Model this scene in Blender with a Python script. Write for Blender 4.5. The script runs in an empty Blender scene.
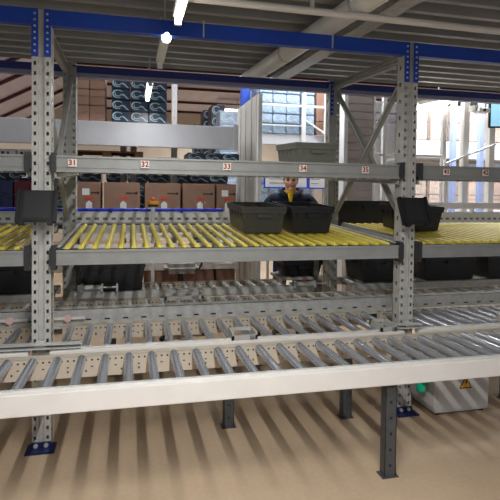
import bpy, bmesh, math, random
from math import sin, cos, pi, sqrt
from mathutils import Vector, Matrix
random.seed(7)
S = bpy.context.scene
COL = S.collection

# ------------------------------------------------------------------ helpers
class MB:
    """collects shapes, builds ONE mesh object"""
    def __init__(s): s.v=[]; s.f=[]; s.sm=[]; s.mi=[]
    def add(s, vs, fs, smooth=False, mi=0):
        o=len(s.v); s.v+= [tuple(v) for v in vs]
        for f in fs: s.f.append(tuple(i+o for i in f)); s.sm.append(smooth); s.mi.append(mi)
        return s
    def box(s,x0,x1,y0,y1,z0,z1,M=None,mi=0):
        vs=[Vector((x,y,z)) for z in (z0,z1) for y in (y0,y1) for x in (x0,x1)]
        if M: vs=[M@v for v in vs]
        return s.add(vs,[(0,2,3,1),(4,5,7,6),(0,1,5,4),(2,6,7,3),(0,4,6,2),(1,3,7,5)],mi=mi)
    def bbox(s,x0,x1,y0,y1,z0,z1,c=.006,M=None,mi=0):
        """box with chamfered edges"""
        cx,cy,cz=(x0+x1)/2,(y0+y1)/2,(z0+z1)/2; hx,hy,hz=(x1-x0)/2,(y1-y0)/2,(z1-z0)/2
        bm=bmesh.new(); bmesh.ops.create_cube(bm,size=2)
        for v in bm.verts: v.co=Vector((cx+v.co.x*hx,cy+v.co.y*hy,cz+v.co.z*hz))
        bmesh.ops.bevel(bm,geom=bm.edges[:],offset=min(c,hx*.9,hy*.9,hz*.9),segments=2,affect='EDGES')
        s.frombm(bm,M,mi); return s
    def frombm(s,bm,M=None,mi=0,smooth=False):
        bm.verts.ensure_lookup_table(); bm.verts.index_update()
        vs=[(M@v.co if M else v.co.copy()) for v in bm.verts]
        s.add(vs,[[v.index for v in f.verts] for f in bm.faces],smooth,mi); bm.free(); return s
    def bar(s,a,b,w,h,up=(0,0,1),mi=0):
        """rectangular bar from a to b: w across, h along up"""
        a=Vector(a); b=Vector(b); d=(b-a).normalized(); up=Vector(up)
        x=d.cross(up)
        if x.length<1e-5: x=d.cross(Vector((1,0,0)))
        x.normalize(); u=x.cross(d).normalized()
        vs=[]
        for p in (a,b):
            for sx,su in ((-1,-1),(1,-1),(1,1),(-1,1)): vs.append(p+x*sx*w/2+u*su*h/2)
        return s.add(vs,[(0,1,2,3),(7,6,5,4),(0,4,5,1),(1,5,6,2),(2,6,7,3),(3,7,4,0)],mi=mi)
    def chan(s,a,b,w,h,t=.006,up=(0,0,1),open_side=1):
        """C channel: web + two flanges"""
        a=Vector(a); b=Vector(b); d=(b-a).normalized(); upv=Vector(up)
        x=d.cross(upv).normalized(); u=x.cross(d).normalized()
        s.bar(a-x*open_side*(w/2-t/2),b-x*open_side*(w/2-t/2),t,h,up)
        for k in (-1,1): s.bar(a+u*k*(h/2-t/2),b+u*k*(h/2-t/2),w,t,up)
        return s
    def cyl(s,a,b,r,r2=None,n=16,cap=True,mi=0):
        a=Vector(a); b=Vector(b); r2=r if r2 is None else r2
        d=(b-a).normalized(); x=d.orthogonal().normalized(); y=d.cross(x)
        vs=[a+(x*cos(2*pi*i/n)+y*sin(2*pi*i/n))*r for i in range(n)]+[b+(x*cos(2*pi*i/n)+y*sin(2*pi*i/n))*r2 for i in range(n)]
        s.add(vs,[(i,(i+1)%n,n+(i+1)%n,n+i) for i in range(n)],True,mi)
        if cap: s.add(vs,[tuple(range(n-1,-1,-1)),tuple(range(n,2*n))],False,mi)
        return s
    def tube(s,pts,r,n=10,mi=0):
        for i in range(len(pts)-1): s.cyl(pts[i],pts[i+1],r,n=n,mi=mi)
        for p in pts[1:-1]: s.ball(p,r,n=n,mi=mi)
        return s
    def ball(s,c,r,n=12,sx=1,sy=1,sz=1,mi=0):
        bm=bmesh.new(); bmesh.ops.create_uvsphere(bm,u_segments=n,v_segments=max(6,n//2+2),radius=r)
        M=Matrix.Translation(Vector(c))@Matrix.Diagonal((sx,sy,sz,1))
        return s.frombm(bm,M,mi,True)
    def lathe(s,prof,c=(0,0,0),n=24,mi=0):
        c=Vector(c); m=len(prof); vs=[]
        for i in range(n):
            a=2*pi*i/n
            for r,z in prof: vs.append(c+Vector((r*cos(a),r*sin(a),z)))
        fs=[(i*m+j,((i+1)%n)*m+j,((i+1)%n)*m+j+1,i*m+j+1) for i in range(n) for j in range(m-1)]
        return s.add(vs,fs,True,mi)
    def perf(s,origin,ux,uz,W,H,holes,t=.003):
        """perforated plate in plane (ux,uz); holes = list of (x,z,w,h) rectangles cut out"""
        o=Vector(origin); ux=Vector(ux); uz=Vector(uz); nrm=ux.cross(uz).normalized()
        rows={}
        for (x,z,w,h) in holes: rows.setdefault((round(z-h/2,5),round(z+h/2,5)),[]).append((x-w/2,x+w/2))
        def quad(x0,x1,z0,z1):
            if x1-x0<1e-6 or z1-z0<1e-6: return
            s.add([o+ux*x0+uz*z0,o+ux*x1+uz*z0,o+ux*x1+uz*z1,o+ux*x0+uz*z1],[(0,1,2,3)])
        zc=0
        for (z0,z1) in sorted(rows):
            quad(0,W,zc,z0); xc=0
            for (a,b) in sorted(rows[(z0,z1)]): quad(xc,a,z0,z1); xc=b
            quad(xc,W,z0,z1); zc=z1
        quad(0,W,zc,H)
        return s
    def build(s,name,mat,parent=None,origin=(0,0,0),solid=0):
        me=bpy.data.meshes.new(name); o=Vector(origin)
        me.from_pydata([Vector(v)-o for v in s.v],[],s.f)
        for p,k,m in zip(me.polygons,s.sm,s.mi): p.use_smooth=k; p.material_index=m
        for m in (mat if isinstance(mat,(list,tuple)) else [mat]): me.materials.append(m)
        me.update()
        ob=bpy.data.objects.new(name,me); COL.objects.link(ob)
        ob.location=o
        if parent: ob.parent=parent
        if solid:
            md=ob.modifiers.new('t','SOLIDIFY'); md.thickness=solid; md.offset=0
        return ob

def tag(o,label=None,cat=None,group=None,kind=None):
    if label: o['label']=label
    if cat: o['category']=cat
    if group: o['group']=group
    if kind: o['kind']=kind
    return o
def thing(name,label,cat,loc=(0,0,0),group=None,rz=0):
    e=bpy.data.objects.new(name,None); COL.objects.link(e); e.location=loc; e.rotation_euler.z=rz
    e.empty_display_size=.05
    return tag(e,label,cat,group)
def dup(root,loc,label=None,group=None,rz=None):
    r=root.copy(); COL.objects.link(r); r.location=loc
    if rz is not None: r.rotation_euler.z=rz
    if label: r['label']=label
    if group: r['group']=group
    for ch in list(root.children):
        c=ch.copy(); COL.objects.link(c); c.parent=r
        for g in list(ch.children):
            d=g.copy(); COL.objects.link(d); d.parent=c
    return r
def inst(o,parent,loc):
    c=o.copy(); COL.objects.link(c); c.parent=parent; c.location=loc; return c

# ------------------------------------------------------------------ materials
def nt(name):
    m=bpy.data.materials.new(name); m.use_nodes=True; t=m.node_tree
    return m,t,t.nodes['Principled BSDF']
def srgb(r,g,b):
    f=lambda c:(c/255/12.92 if c/255<=.04045 else ((c/255+.055)/1.055)**2.4)
    return (f(r),f(g),f(b),1)
def mat(name,rgb,rough=.5,metal=0.,var=.08,scale=8.,bump=0.,spec=.5,stretch=(1,1,1),detail=4.):
    m,t,b=nt(name); N=t.nodes; L=t.links
    tc=N.new('ShaderNodeTexCoord'); mp=N.new('ShaderNodeMapping'); mp.inputs['Scale'].default_value=stretch
    no=N.new('ShaderNodeTexNoise'); no.inputs['Scale'].default_value=scale; no.inputs['Detail'].default_value=detail
    L.new(tc.outputs['Object'],mp.inputs['Vector']); L.new(mp.outputs[0],no.inputs['Vector'])
    c=srgb(*rgb); cr=N.new('ShaderNodeValToRGB')
    cr.color_ramp.elements[0].position=.3; cr.color_ramp.elements[1].position=.7
    cr.color_ramp.elements[0].color=tuple(x*(1-var) for x in c[:3])+(1,)
    cr.color_ramp.elements[1].color=tuple(min(1,x*(1+var)) for x in c[:3])+(1,)
    L.new(no.outputs['Fac'],cr.inputs[0]); L.new(cr.outputs[0],b.inputs['Base Color'])
    b.inputs['Roughness'].default_value=rough; b.inputs['Metallic'].default_value=metal
    b.inputs['Specular IOR Level'].default_value=spec
    if bump:
        bp=N.new('ShaderNodeBump'); bp.inputs['Strength'].default_value=bump; bp.inputs['Distance'].default_value=.01
        L.new(no.outputs['Fac'],bp.inputs['Height']); L.new(bp.outputs[0],b.inputs['Normal'])
    return m
def emit(name,rgb,st):
    m,t,b=nt(name); c=srgb(*rgb)
    b.inputs['Base Color'].default_value=c; b.inputs['Emission Color'].default_value=c
    b.inputs['Emission Strength'].default_value=st; b.inputs['Roughness'].default_value=.4
    return m
M={}
M['galv']=mat('galvanised_steel',(190,189,184),.42,.12,.14,22,.02)
M['galv_d']=mat('dull_zinc',(128,128,124),.5,.4,.2,18)
M['upright']=mat('grey_painted_steel',(172,170,162),.5,.1,.07,14)
M['white_rail']=mat('off_white_rail_paint',(216,211,204),.45,0,.04,6)
M['cream']=mat('cream_perforated_steel',(184,174,158),.5,.1,.06,12)
M['beam']=mat('grey_beam_paint',(138,138,133),.45,.15,.08,10)
M['roller']=mat('zinc_roller',(188,193,202),.22,.72,.12,30,0,.5,(1,.2,1))
M['pale_roller']=mat('pale_roller_sleeve',(206,210,216),.35,.15,.06,20)
M['yellow']=mat('yellow_plastic_sleeve',(216,198,78),.5,0,.08,12)
M['blue']=mat('blue_beam_paint',(22,62,158),.42,0,.08,5)
M['bluegrey']=mat('dim_lit_beam_blue',(52,62,128),.45,0,.08,5)  # beam blue with the weak light at the back put into the colour
M['lavflange']=mat('lavender_grey_flange',(150,150,176),.45,.1,.06,5)
M['bluerail']=mat('blue_tube_paint',(16,52,200),.4,0,.05,8)
M['dkblue']=mat('dark_blue_plate_paint',(24,34,76),.45,.1,.2,40)
M['bolt']=mat('bright_bolt',(214,214,210),.3,.6,.05,20)
M['dark']=mat('dark_grey_metal',(58,58,58),.45,.4,.12,14)
M['leg']=mat('grey_leg_paint',(78,80,82),.42,.3,.1,16)
M['blackp']=mat('black_plastic',(26,26,28),.38,0,.1,30)
M['olive']=mat('olive_black_plastic',(58,57,49),.45,0,.1,24)
M['greytote']=mat('grey_green_plastic',(112,112,100),.5,0,.06,24)
M['board']=mat('brown_cardboard',(150,120,102),.8,0,.06,7,0,.2)
M['board2']=mat('dull_cardboard',(142,112,98),.85,0,.08,7,0,.2)
M['pale_carton']=mat('hazed_carton',(186,168,156),.85,0,.06,7,0,.2)  # white haze over the right hand cartons is put into their colour
M['tape']=mat('parcel_tape',(150,106,78),.35,0,.05,10)
M['paper']=mat('white_paper',(232,232,230),.7,0,.03,30)
M['red']=mat('red_ink',(214,70,48),.6,0,.05,30)
M['ink']=mat('dark_ink',(60,46,42),.7,0,.1,30)
M['redink']=mat('dark_red_ink',(120,28,30),.6,0,.02,30)
M['plate']=mat('cream_number_plate',(226,208,194),.5,0,.03,30)
M['deck']=mat('mezzanine_deck_steel',(150,149,144),.5,.3,.12,5,0,.5,(.3,2,1))
M['duct']=mat('white_duct_sheet',(222,220,212),.45,.1,.05,6)
M['floor_']=None
M['wrap']=mat('pale_blue_wrap',(150,168,190),.3,0,.3,9,.1)
M['wrapd']=mat('navy_printed_wrap',(46,60,84),.3,0,.35,9,.1)
M['swirl']=mat('pale_print',(170,196,204),.35,0,.25,25)
M['white']=mat('white_paint',(226,226,224),.45,0,.04,6)
M['lav']=mat('white_fascia_paint',(206,207,212),.5,0,.04,4)
M['panelw']=mat('weathered_white_panel',(196,196,190),.5,.1,.08,5,0,.5,(6,1,.6))
M['pinkgrey']=mat('warm_grey_shutter',(176,164,158),.5,.1,.06,6)
M['crimson']=mat('dark_red_crate_plastic',(98,26,38),.5,0,.1,15)
M['navy_c']=mat('navy_crate_plastic',(38,44,84),.5,0,.1,15)
M['wood']=mat('brown_pallet_wood',(112,78,54),.8,0,.2,10,0,.2,(1,8,8))
M['orange']=mat('orange_upright_paint',(196,104,44),.5,0,.1,10)
M['jacket']=mat('navy_jacket_cloth',(27,33,49),.85,0,.15,18,.2,.2)
M['trouser']=mat('navy_work_trousers',(30,40,84),.85,0,.1,18,.2,.2)
M['skin']=mat('skin',(226,176,152),.55,0,.04,14,0,.4)
M['hair']=mat('dark_brown_hair',(48,36,30),.7,0,.2,60,.3)
M['stubble']=mat('stubble',(184,138,118),.75,0,.15,60)
M['lip']=mat('lip',(176,108,98),.5,0,.03,30)
M['eye']=mat('dark_eye',(34,26,24),.25,0,.02,30)
M['yshirt']=mat('yellow_shirt',(226,188,36),.8,0,.05,20)
M['shoe']=mat('black_shoe_leather',(24,22,22),.45,0,.1,20)
M['vinyl']=mat('grey_vinyl',(150,146,140),.5,0,.05,16)
M['teal']=mat('teal_plastic',(20,130,140),.45,0,.05,16)
M['green']=mat('emerald_plastic',(20,186,140),.4,0,.06,16)
M['cabinet']=mat('light_grey_cabinet',(196,192,186),.45,.05,.05,3)
M['amber']=mat('amber_sign_paint',(238,170,40),.5,0,.04,16)
M['black']=mat('black_paint',(20,18,18),.6,0,.05,16)
M['pink']=mat('pink_reflector',(226,186,180),.3,0,.05,20)
M['estop']=mat('red_orange_button',(232,84,40),.4,0,.04,16)
M['ceil_h']=mat('hall_roof_sheet',(196,190,200),.6,0,.08,3,0,.4,(1,.3,1))
M['purlin']=mat('dark_red_steel',(70,22,34),.5,.1,.1,6)
M['hallw']=mat('beige_hall_wall',(200,186,166),.7,0,.05,2)
M['wallf']=mat('pale_blue_post',(128,144,182),.5,.1,.05,8)
M['screen']=emit('lit_screen',(150,206,232),.75)
M['tube']=emit('fluorescent_tube',(255,250,238),10.0)
M['glass']=None
m,t,b=nt('acrylic_glazing'); b.inputs['Base Color'].default_value=(.82,.9,1,1); b.inputs['Roughness'].default_value=.05
b.inputs['Alpha'].default_value=.22; M['glass']=m
# floor: warm concrete with faint wear
m,t,b=nt('warm_concrete_floor'); N=t.nodes; L=t.links
tc=N.new('ShaderNodeTexCoord'); n1=N.new('ShaderNodeTexNoise'); n1.inputs['Scale'].default_value=1.3; n1.inputs['Detail'].default_value=6
n2=N.new('ShaderNodeTexNoise'); n2.inputs['Scale'].default_value=40
mx=N.new('ShaderNodeMix'); mx.data_type='FLOAT'; mx.inputs[0].default_value=.3
L.new(tc.outputs['Object'],n1.inputs['Vector']); L.new(tc.outputs['Object'],n2.inputs['Vector'])
L.new(n1.outputs['Fac'],mx.inputs[2]); L.new(n2.outputs['Fac'],mx.inputs[3])
cr=N.new('ShaderNodeValToRGB'); cr.color_ramp.elements[0].position=.3; cr.color_ramp.elements[1].position=.72
cr.color_ramp.elements[0].color=srgb(168,145,119); cr.color_ramp.elements[1].color=srgb(188,164,136)
L.new(mx.outputs[0],cr.inputs[0]); L.new(cr.outputs[0],b.inputs['Base Color']); b.inputs['Roughness'].default_value=.55
M['floor_']=m

# ------------------------------------------------------------------ camera
CAMP=Vector((.5293,-3.014,1.5762)); YAW,PIT,ROL,F,PX,PY=.2183,.0273,.0112,467.14,234.47,207.15
fw=Vector((sin(YAW)*cos(PIT),cos(YAW)*cos(PIT),-sin(PIT))); r0=Vector((cos(YAW),-sin(YAW),0)); u0=r0.cross(fw)
R_=r0*cos(ROL)+u0*sin(ROL); U_=-r0*sin(ROL)+u0*cos(ROL)
cd=bpy.data.cameras.new('camera'); cam=bpy.data.objects.new('camera',cd); COL.objects.link(cam)
cam.matrix_world=Matrix(((R_.x,U_.x,-fw.x,CAMP.x),(R_.y,U_.y,-fw.y,CAMP.y),(R_.z,U_.z,-fw.z,CAMP.z),(0,0,0,1)))
cd.sensor_width=36; cd.lens=36*F/500; cd.shift_x=(250-PX)/500; cd.shift_y=-(250-PY)/500
cd.clip_end=100; S.camera=cam
def at(px,py,Y):
    d=fw+R_*((px-PX)/F)-U_*((py-PY)/F)
    return CAMP+d*((Y-CAMP.y)/d.y)

# ------------------------------------------------------------------ setting
def structure(mb,name,m,label=None):
    o=mb.build(name,m); o['kind']='structure'
    return o
structure(MB().box(-9,13,-4.5,15,-.05,0),'floor',M['floor_'])
# mezzanine deck above: corrugated sheet, ribs along X
W_=7.6
mb=MB(); x0,x1=-3.2,6.2; Y=-4.2; prof=[]
while Y<1.98:
    prof+= [(Y,2.90),(Y+.045,2.90),(Y+.06,2.975),(Y+.185,2.975),(Y+.20,2.90)]; Y+=.20
prof.append((2.0,2.90))
vs=[];fs=[]
for (y,z) in prof: vs+=[(x0,y,z),(x1,y,z)]
for i in range(len(prof)-1): fs.append((2*i,2*i+1,2*i+3,2*i+2))
mb.add(vs,fs); mb.box(x0,x1,-4.2,2.0,2.99,3.06)
structure(mb,'ceiling',M['deck'])
# deck stringers that carry the corrugated sheet (across the beams)
structure(MB().box(-9,13,12.9,13.0,0,4.3),'wall_back',M['hallw'])
# hall roof beyond the mezzanine
mb=MB(); mb.box(-9,13,2.3,13,4.3,4.4)
structure(mb,'ceiling_hall',M['ceil_h'])
for k,y in enumerate((3.6,5.4,7.2,9.0,10.8,12.4)):
    structure(MB().chan((-9,y,4.26),(13,y,4.26),.04,.06),'trim_%d'%(k+1),M['purlin'])
# lean-to roof on the left over the far aisle, sloped sheet with dark red purlins along the slope
lt=MB(); A=at(-60,128,7.0); B_=at(72,70,7.0)
sl=(B_-A).normalized()
nv=Vector((0,1,0))
lt.add([A+Vector((0,-1.5,.25)),B_+Vector((0,-1.5,.25)),B_+Vector((0,3.5,.25)),A+Vector((0,3.5,.25))],[(0,1,2,3)])
o=lt.build('ceiling_lean_to',M['ceil_h'],solid=.05); o['kind']='structure'
for k,y in enumerate((5.6,6.5,7.6,8.8,10.0)):
    d=Vector((0,y-7,.18)); structure(MB().bar(A+d,B_+d,.05,.06),'trim_%d'%(k+7),M['purlin'])

# ------------------------------------------------------------------ pallet rack frames
RX=[0.0,2.48]
def upright_mb(zt,w=.11,dp=.09,zb=0.0):
    mb=MB(); land=.038
    for sx in (-1,1):
        xa=-w/2 if sx<0 else w/2-land
        holes=[(land/2,z,.014,.022) for z in [zb+.07+.06*i for i in range(int((zt-zb-.1)/.06))]]
        mb.perf((xa,0,zb),(1,0,0),(0,0,1),land,zt-zb,holes)
        # outer side wall with slots
        xs=-w/2 if sx<0 else w/2
        hs=[(dp*.5,z,.02,.028) for z in [zb+.1+.12*i for i in range(int((zt-zb-.15)/.12))]]
        mb.perf((xs,0,zb),(0,1,0),(0,0,1),dp,zt-zb,hs)
        xi=-w/2+land if sx<0 else w/2-land
        mb.add([(xi,0,zb),(xi,.014,zb),(xi,.014,zt),(xi,0,zt)],[(0,1,2,3)])
        mb.box(xs-.002*(1 if sx>0 else -1)-.002,xs+.002,dp-.004,dp,zb,zt)
    mb.add([(-w/2+land,.014,zb),(w/2-land,.014,zb),(w/2-land,.014,zt),(-w/2+land,.014,zt)],[(0,1,2,3)])
    mb.add([(-w/2,dp-.002,zb),(w/2,dp-.002,zb),(w/2,dp-.002,zt),(-w/2,dp-.002,zt)],[(0,1,2,3)])  # back sheet added to close the section, so the holes show dark
    mb.add([(-w/2,0,zt),(w/2,0,zt),(w/2,dp,zt),(-w/2,dp,zt)],[(0,1,2,3)])
    return mb
def base_plate(par,x,y):
    bp=MB().bbox(x-.085,x+.085,y-.07,y+.05,0,.012,.003)
    bp.box(x-.06,x+.06,y-.012,y-.002,.012,.045)
    p=bp.build('base_plate',M['dkblue'],par,(0,0,0)); p['label']='dark blue foot plate'
    for k in (-.03,.03):
        MB().cyl((x+k,y-.02,.028),(x+k,y-.01,.028),.013,n=12).build('bolt',M['bolt'],p)
flab={0:'perforated grey rack frame at the left with a blue foot plate',1:'perforated grey rack frame at the right with an open X brace'}
for i,x in enumerate(RX):
    fr=thing('rack_frame',flab[i],'rack frame',(x,0,0),'perforated rack frames of the picking station')
    upright_mb(2.675).build('upright',M['upright'],fr)
    rear=upright_mb(2.70).build('upright',M['upright'],fr); rear.location=((.008,-.014)[i],1.25,0)
    base_plate(fr,0,0); base_plate(fr,(.008,-.014)[i],1.25)
    b=M['upright']
    MB().chan((0,.09,2.56),(-.02,1.26,2.62),.045,.03).build('brace',b,fr)
    MB().chan((.01,.09,2.62),(-.01,1.26,2.66),.03,.02).build('brace',b,fr)
    MB().chan((-.012,.07,2.44),(-.012,1.27,1.34),.036,.03).build('brace',b,fr)
    MB().chan((.022,1.27,2.58),(.022,.07,1.36),.036,.03,open_side=-1).build('brace',b,fr)
    tie=MB().chan((-.24 if i==0 else -.1,-.05,.655),(.24 if i==0 else .09,-.05,.65),.05,.03)
    tie.box(-.03,.03,-.05,.0,.64,.67)
    tb=tie.build('tie_bar',M['galv'],fr)

# ------------------------------------------------------------------ beams
BAYS=[(-2.42,-.06),(.06,2.42),(2.54,4.9)]
bayname=['left bay','middle bay','right bay']
def rivet_plate(par,x0,x1,z0,z1,y,n):
    p=MB().box(x0,x1,y-.006,y,z0,z1).build('end_connector',M['blue'],par)
    rv=MB()
    for k in range(n):
        z=z0+.03+(z1-z0-.06)*k/(n-1); rv.cyl(((x0+x1)/2,y-.009,z),((x0+x1)/2,y-.006,z),.007,n=10)
    rv.build('rivet',M['bolt'],p)
for i,(a,b) in enumerate(BAYS):
    t=thing('cross_beam','blue top beam across the front of the '+bayname[i]+' under the deck','beam',(0,0,0),'blue top beams along the front')
    MB().bar((a-.03,.02,2.626),(b+.03,.02,2.626),.05,.092).build('beam',M['blue'],t)
    if i>0: rivet_plate(t,a-.044,a-.005,2.39,2.672,-.003,7)
    if i<2: rivet_plate(t,b+.005,b+.044,2.39,2.672,-.003,7)
    if i==1:
        for px in (.98,1.87): MB().box(px-.004,px+.004,-.012,.0,2.585,2.69).build('clip',M['bolt'],t)
    t=thing('cross_beam','blue grey rear top beam behind the '+bayname[i]+' seen under the deck','beam',(0,0,0),'blue top beams along the back')
    MB().bar((a-.03,1.30,2.645),(b+.03,1.30,2.645),.05,.05).bar((a-.03,1.262,2.668),(b+.03,1.262,2.668),.03,.012).build('beam',M['bluegrey'],t)
    MB().bar((a-.03,1.30,2.60),(b+.03,1.30,2.60),.06,.035).build('flange',M['lavflange'],t)
    if i==1: rivet_plate(t,b+.0,b+.03,2.36,2.68,1.247,7)
# numbered beams at eye level
def text_mesh(txt,size,m,name,parent,loc):
    cu=bpy.data.curves.new(name,'FONT'); cu.body=txt; cu.size=size; cu.align_x='CENTER'; cu.align_y='CENTER'; cu.extrude=.0006; cu.offset=.0012
    ob=bpy.data.objects.new(name,cu); COL.objects.link(ob)
    dg=bpy.context.evaluated_depsgraph_get()
    me=bpy.data.meshes.new_from_object(ob.evaluated_get(dg)); bpy.data.objects.remove(ob)
    me.transform(Matrix.Rotation(pi/2,4,'X')); me.materials.clear(); me.materials.append(m)
    o=bpy.data.objects.new(name,me); COL.objects.link(o); o.parent=parent; o.location=loc
    return o
NUM={1:[('31',.181),('32',.614),('33',1.14),('34',1.664),('35',2.124)],2:[('41',2.768),('42',3.099)]}
desc=['plain grey shelf beam of the left bay at eye level','grey shelf beam carrying number plates 31 to 35','grey shelf beam carrying number plates 41 and 42']
for i,(a,b) in enumerate(BAYS):
    t=thing('shelf_beam',desc[i],'beam',(0,0,0),'grey shelf beams at eye level')
    mb=MB(); mb.box(a,b,-.012,.03,1.70,1.80); mb.box(a,b,-.02,.03,1.788,1.80); mb.box(a,b,-.024,.03,1.70,1.713); mb.box(a,b,-.016,-.01,1.728,1.733)
    mb.build('beam',M['beam'],t)
    for xa in ((a-.0,),(b,)):
        x=xa[0]; s=1 if x==a else -1
        mc=MB(); mc.box(min(x,x+s*.028),max(x,x+s*.028),-.04,.02,1.70,1.815); mc.box(min(x-s*.008,x+s*.02),max(x-s*.008,x+s*.02),-.03,-.004,1.715,1.80)
        mc.build('end_connector',M['dark'],t)
    for n,x in NUM.get(i,[]):
        pl=MB().box(x-.026,x+.026,-.027,-.0235,1.734,1.780).build('number_plate',M['plate'],t,(x,-.0235,1.757))
        text_mesh(n,.047,M['redink'],'digits',pl,(0,-.0042,0))

# ------------------------------------------------------------------ roller shelves (two levels per bay)
def roller_mesh_obj(name,L,r,m,shaft,parent,axis_tilt=0.):
    mb=MB(); ca,sa=cos(axis_tilt),sin(axis_tilt)
    P=lambda d:(0,d*ca,d*sa)
    mb.cyl(P(0),P(L),r,n=14); mb.cyl(P(-.02),P(L+.02),r*.35,n=8)
    mb.cyl(P(-.004),P(0),r*.8,n=14); mb.cyl(P(L),P(L+.004),r*.8,n=14)
    return mb.build(name,m,parent)
def roller_shelf(i,z0,z1,m,pitch,r,label,group,front_h,lane):
    a,b=BAYS[i]; t=thing('roller_shelf',label,'roller shelf',((a+b)/2,0,z0),group)
    ox=(a+b)/2; L=lambda v:(v[0]-ox,v[1],v[2]-z0)
    hw=(b-a)/2; tl=math.atan2(z1-z0,1.2)
    # front rail
    mb=MB(); mb.box(-hw,hw,-.03,.012,-front_h-.008,.0); mb.box(-hw,hw,-.036,.012,-.016,-.0); mb.box(-hw,hw,-.036,.02,-front_h-.008,-front_h+.004)
    if lane: mb.build('front_rail',M['beam'],t)
    rr=MB().box(-hw+.03,hw-.03,1.245,1.285,z1-z0-.07,z1-z0-.005).build('rear_rail',M['galv'],t) if lane else None
    sr=MB()
    for sx in (-1,1):
        x=sx*(hw-.035); sd=MB().chan((x,.0,-.012),(x,1.24,z1-z0-.012),.03,.06,open_side=-sx); sd.build('side_rail',M['upright'],t)
    if lane:
        for f in (.3,.68):
            MB().box(-hw+.03,hw-.03,1.2*f,1.2*f+.035,(z1-z0)*f-.055,(z1-z0)*f-.03).build('cross_bar',M['galv'],t)
        for sx in (-1,1):
            x=sx*hw; k=-sx; q=MB(); q.box(min(x,x+k*.03),max(x,x+k*.03),-.046,.02,-.12,.025); q.box(min(x-k*.008,x),max(x-k*.008,x),-.04,-.004,-.10,.01)
            q.build('end_connector',M['dark'],t)
    n=int((2*hw-.1)/pitch); base=None
    for k in range(n):
        x=-hw+.085+k*pitch*(2*hw-.17)/((n-1)*pitch)
        p=(x,.022,.0)
        if base is None: base=roller_mesh_obj('roller',1.19,r,m,None,t,tl); base.location=p
        else: inst(base,t,p)
    return t
yl=['yellow roller shelf of the left bay cut by the photo edge','yellow roller shelf of the middle bay holding two dark totes','yellow roller shelf of the right bay beside the angled display']
for i in range(3):
    roller_shelf(i,1.228,1.293,M['yellow'],.078,.0175,yl[i],'yellow roller shelves',.085,True)
gl=['grey roller bed behind the plain beam of the left bay','grey roller bed behind the beam numbered 31 to 35','grey roller bed behind the beam numbered 41 and 42']
for i in range(3):
    roller_shelf(i,1.704,1.768,M['galv'],.078,.0135,gl[i],'grey roller beds at eye level',.06,False)

# ------------------------------------------------------------------ conveyors
def conveyor(name,label,x0,x1,y0,y1,z,rail_h,front_m,r,pitch,legs,group=None,ftop=.02,rearh=.12,pitch2=None,xs=None,slots=False,rear_m=None,guard=None,leg_m=None,roll_m=None):
    t=thing(name,label,'conveyor',(x0,y0,0),group)
    ox,oy=x0,y0; w=x1-x0; d=y1-y0
    mb=MB()
    if slots:
        hs=[(.08+.135*i,rail_h*.42,.04,.012) for i in range(int((w-.1)/.135))]
        mb.perf((0,0,z+ftop-rail_h),(1,0,0),(0,0,1),w,rail_h,hs); MB().box(0,w,.006,.008,z+ftop-rail_h+.02,z+ftop-.01).build('shade_liner',M['dark'],t); mb.box(0,w,0,.05,z+ftop-.004,z+ftop); mb.box(0,w,-.018,0,z+ftop-rail_h,z+ftop-rail_h+.018)  # dark sheet stands for the shade inside the slots
    else:
        mb.bbox(0,w,0,.05,z+ftop-rail_h,z+ftop,.004)
    mb.build('front_rail',front_m,t)
    # zinc lip carrying the roller axles
    mb=MB(); mb.box(0,w,.044,.062,z+ftop-.03,z+ftop+.004); mb.build('axle_strip',M['galv'],t)
    # rear rail: perforated channel facing the camera, flange on top
    mb=MB(); hs=[]
    n=int((w-.04)/.033)
    for i in range(n):
        hs.append((.03+.033*i,rearh-.022,.011,.010))
        if i%2==0: hs.append((.03+.033*i,rearh-.06,.013,.007))
        if i%3==0 and rearh>.09: hs.append((.03+.033*i,.03,.009,.012))
    mb.perf((0,d-.05,z-rearh+.014),(1,0,0),(0,0,1),w,rearh,hs)
    mb.box(0,w,d-.05,d,z+.012,z+.018); mb.box(0,w,d-.004,d,z-rearh+.014,z+.014); mb.box(0,w,d-.05,d,z-rearh+.01,z-rearh+.014)
    mb.build('rear_rail',rear_m or M['cream'],t)
    MB().box(.005,w-.005,d-.045,d-.043,z-rearh+.018,z+.01).build('shade_liner',M['black'],t)  # black sheet puts the channel's inner shade behind the holes
    base=None; x=.06
    L=d-.05-.075
    while x<w-.03:
        p=(x,.07,z)
        if base is None: base=roller_mesh_obj('roller',L,r,roll_m or M['roller'],None,t); base.location=p
        else: inst(base,t,p)
        x+= pitch2 if (pitch2 and x+x0>xs) else pitch
    for (lx,ly) in legs:
        lg=MB(); X=lx-ox; Yy=ly-oy; zt=z-rearh+.02
        lg.perf((X-.035,Yy,.006),(1,0,0),(0,0,1),.07,zt,[(.035,.06+.09*k,.012,.012) for k in range(int((zt-.08)/.09)+1)])
        lg.box(X-.035,X-.031,Yy,Yy+.05,.006,zt); lg.box(X+.031,X+.035,Yy,Yy+.05,.006,zt); lg.box(X-.035,X+.035,Yy+.02,Yy+.023,.006,zt)
        lo=lg.build('leg',leg_m or M['leg'],t)
        MB().box(X-.05,X+.05,Yy-.01,Yy+.06,0,.006).build('foot',leg_m or M['leg'],lo)
    return t
conveyor('roller_conveyor','front roller conveyor with a broad off white rail across the whole view',-2.42,4.9,-.74,-.195,.626,.104,M['white_rail'],.025,.131,
         [(1.955,-.69),(-1.4,-.69),(4.6,-.69)],'roller conveyors',.02,.115,.112,2.0)
cl=['short roller conveyor behind the front one left of the left rack frame','short roller conveyor behind the front one between the two rack frames','short roller conveyor behind the front one right of the right rack frame']
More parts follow.
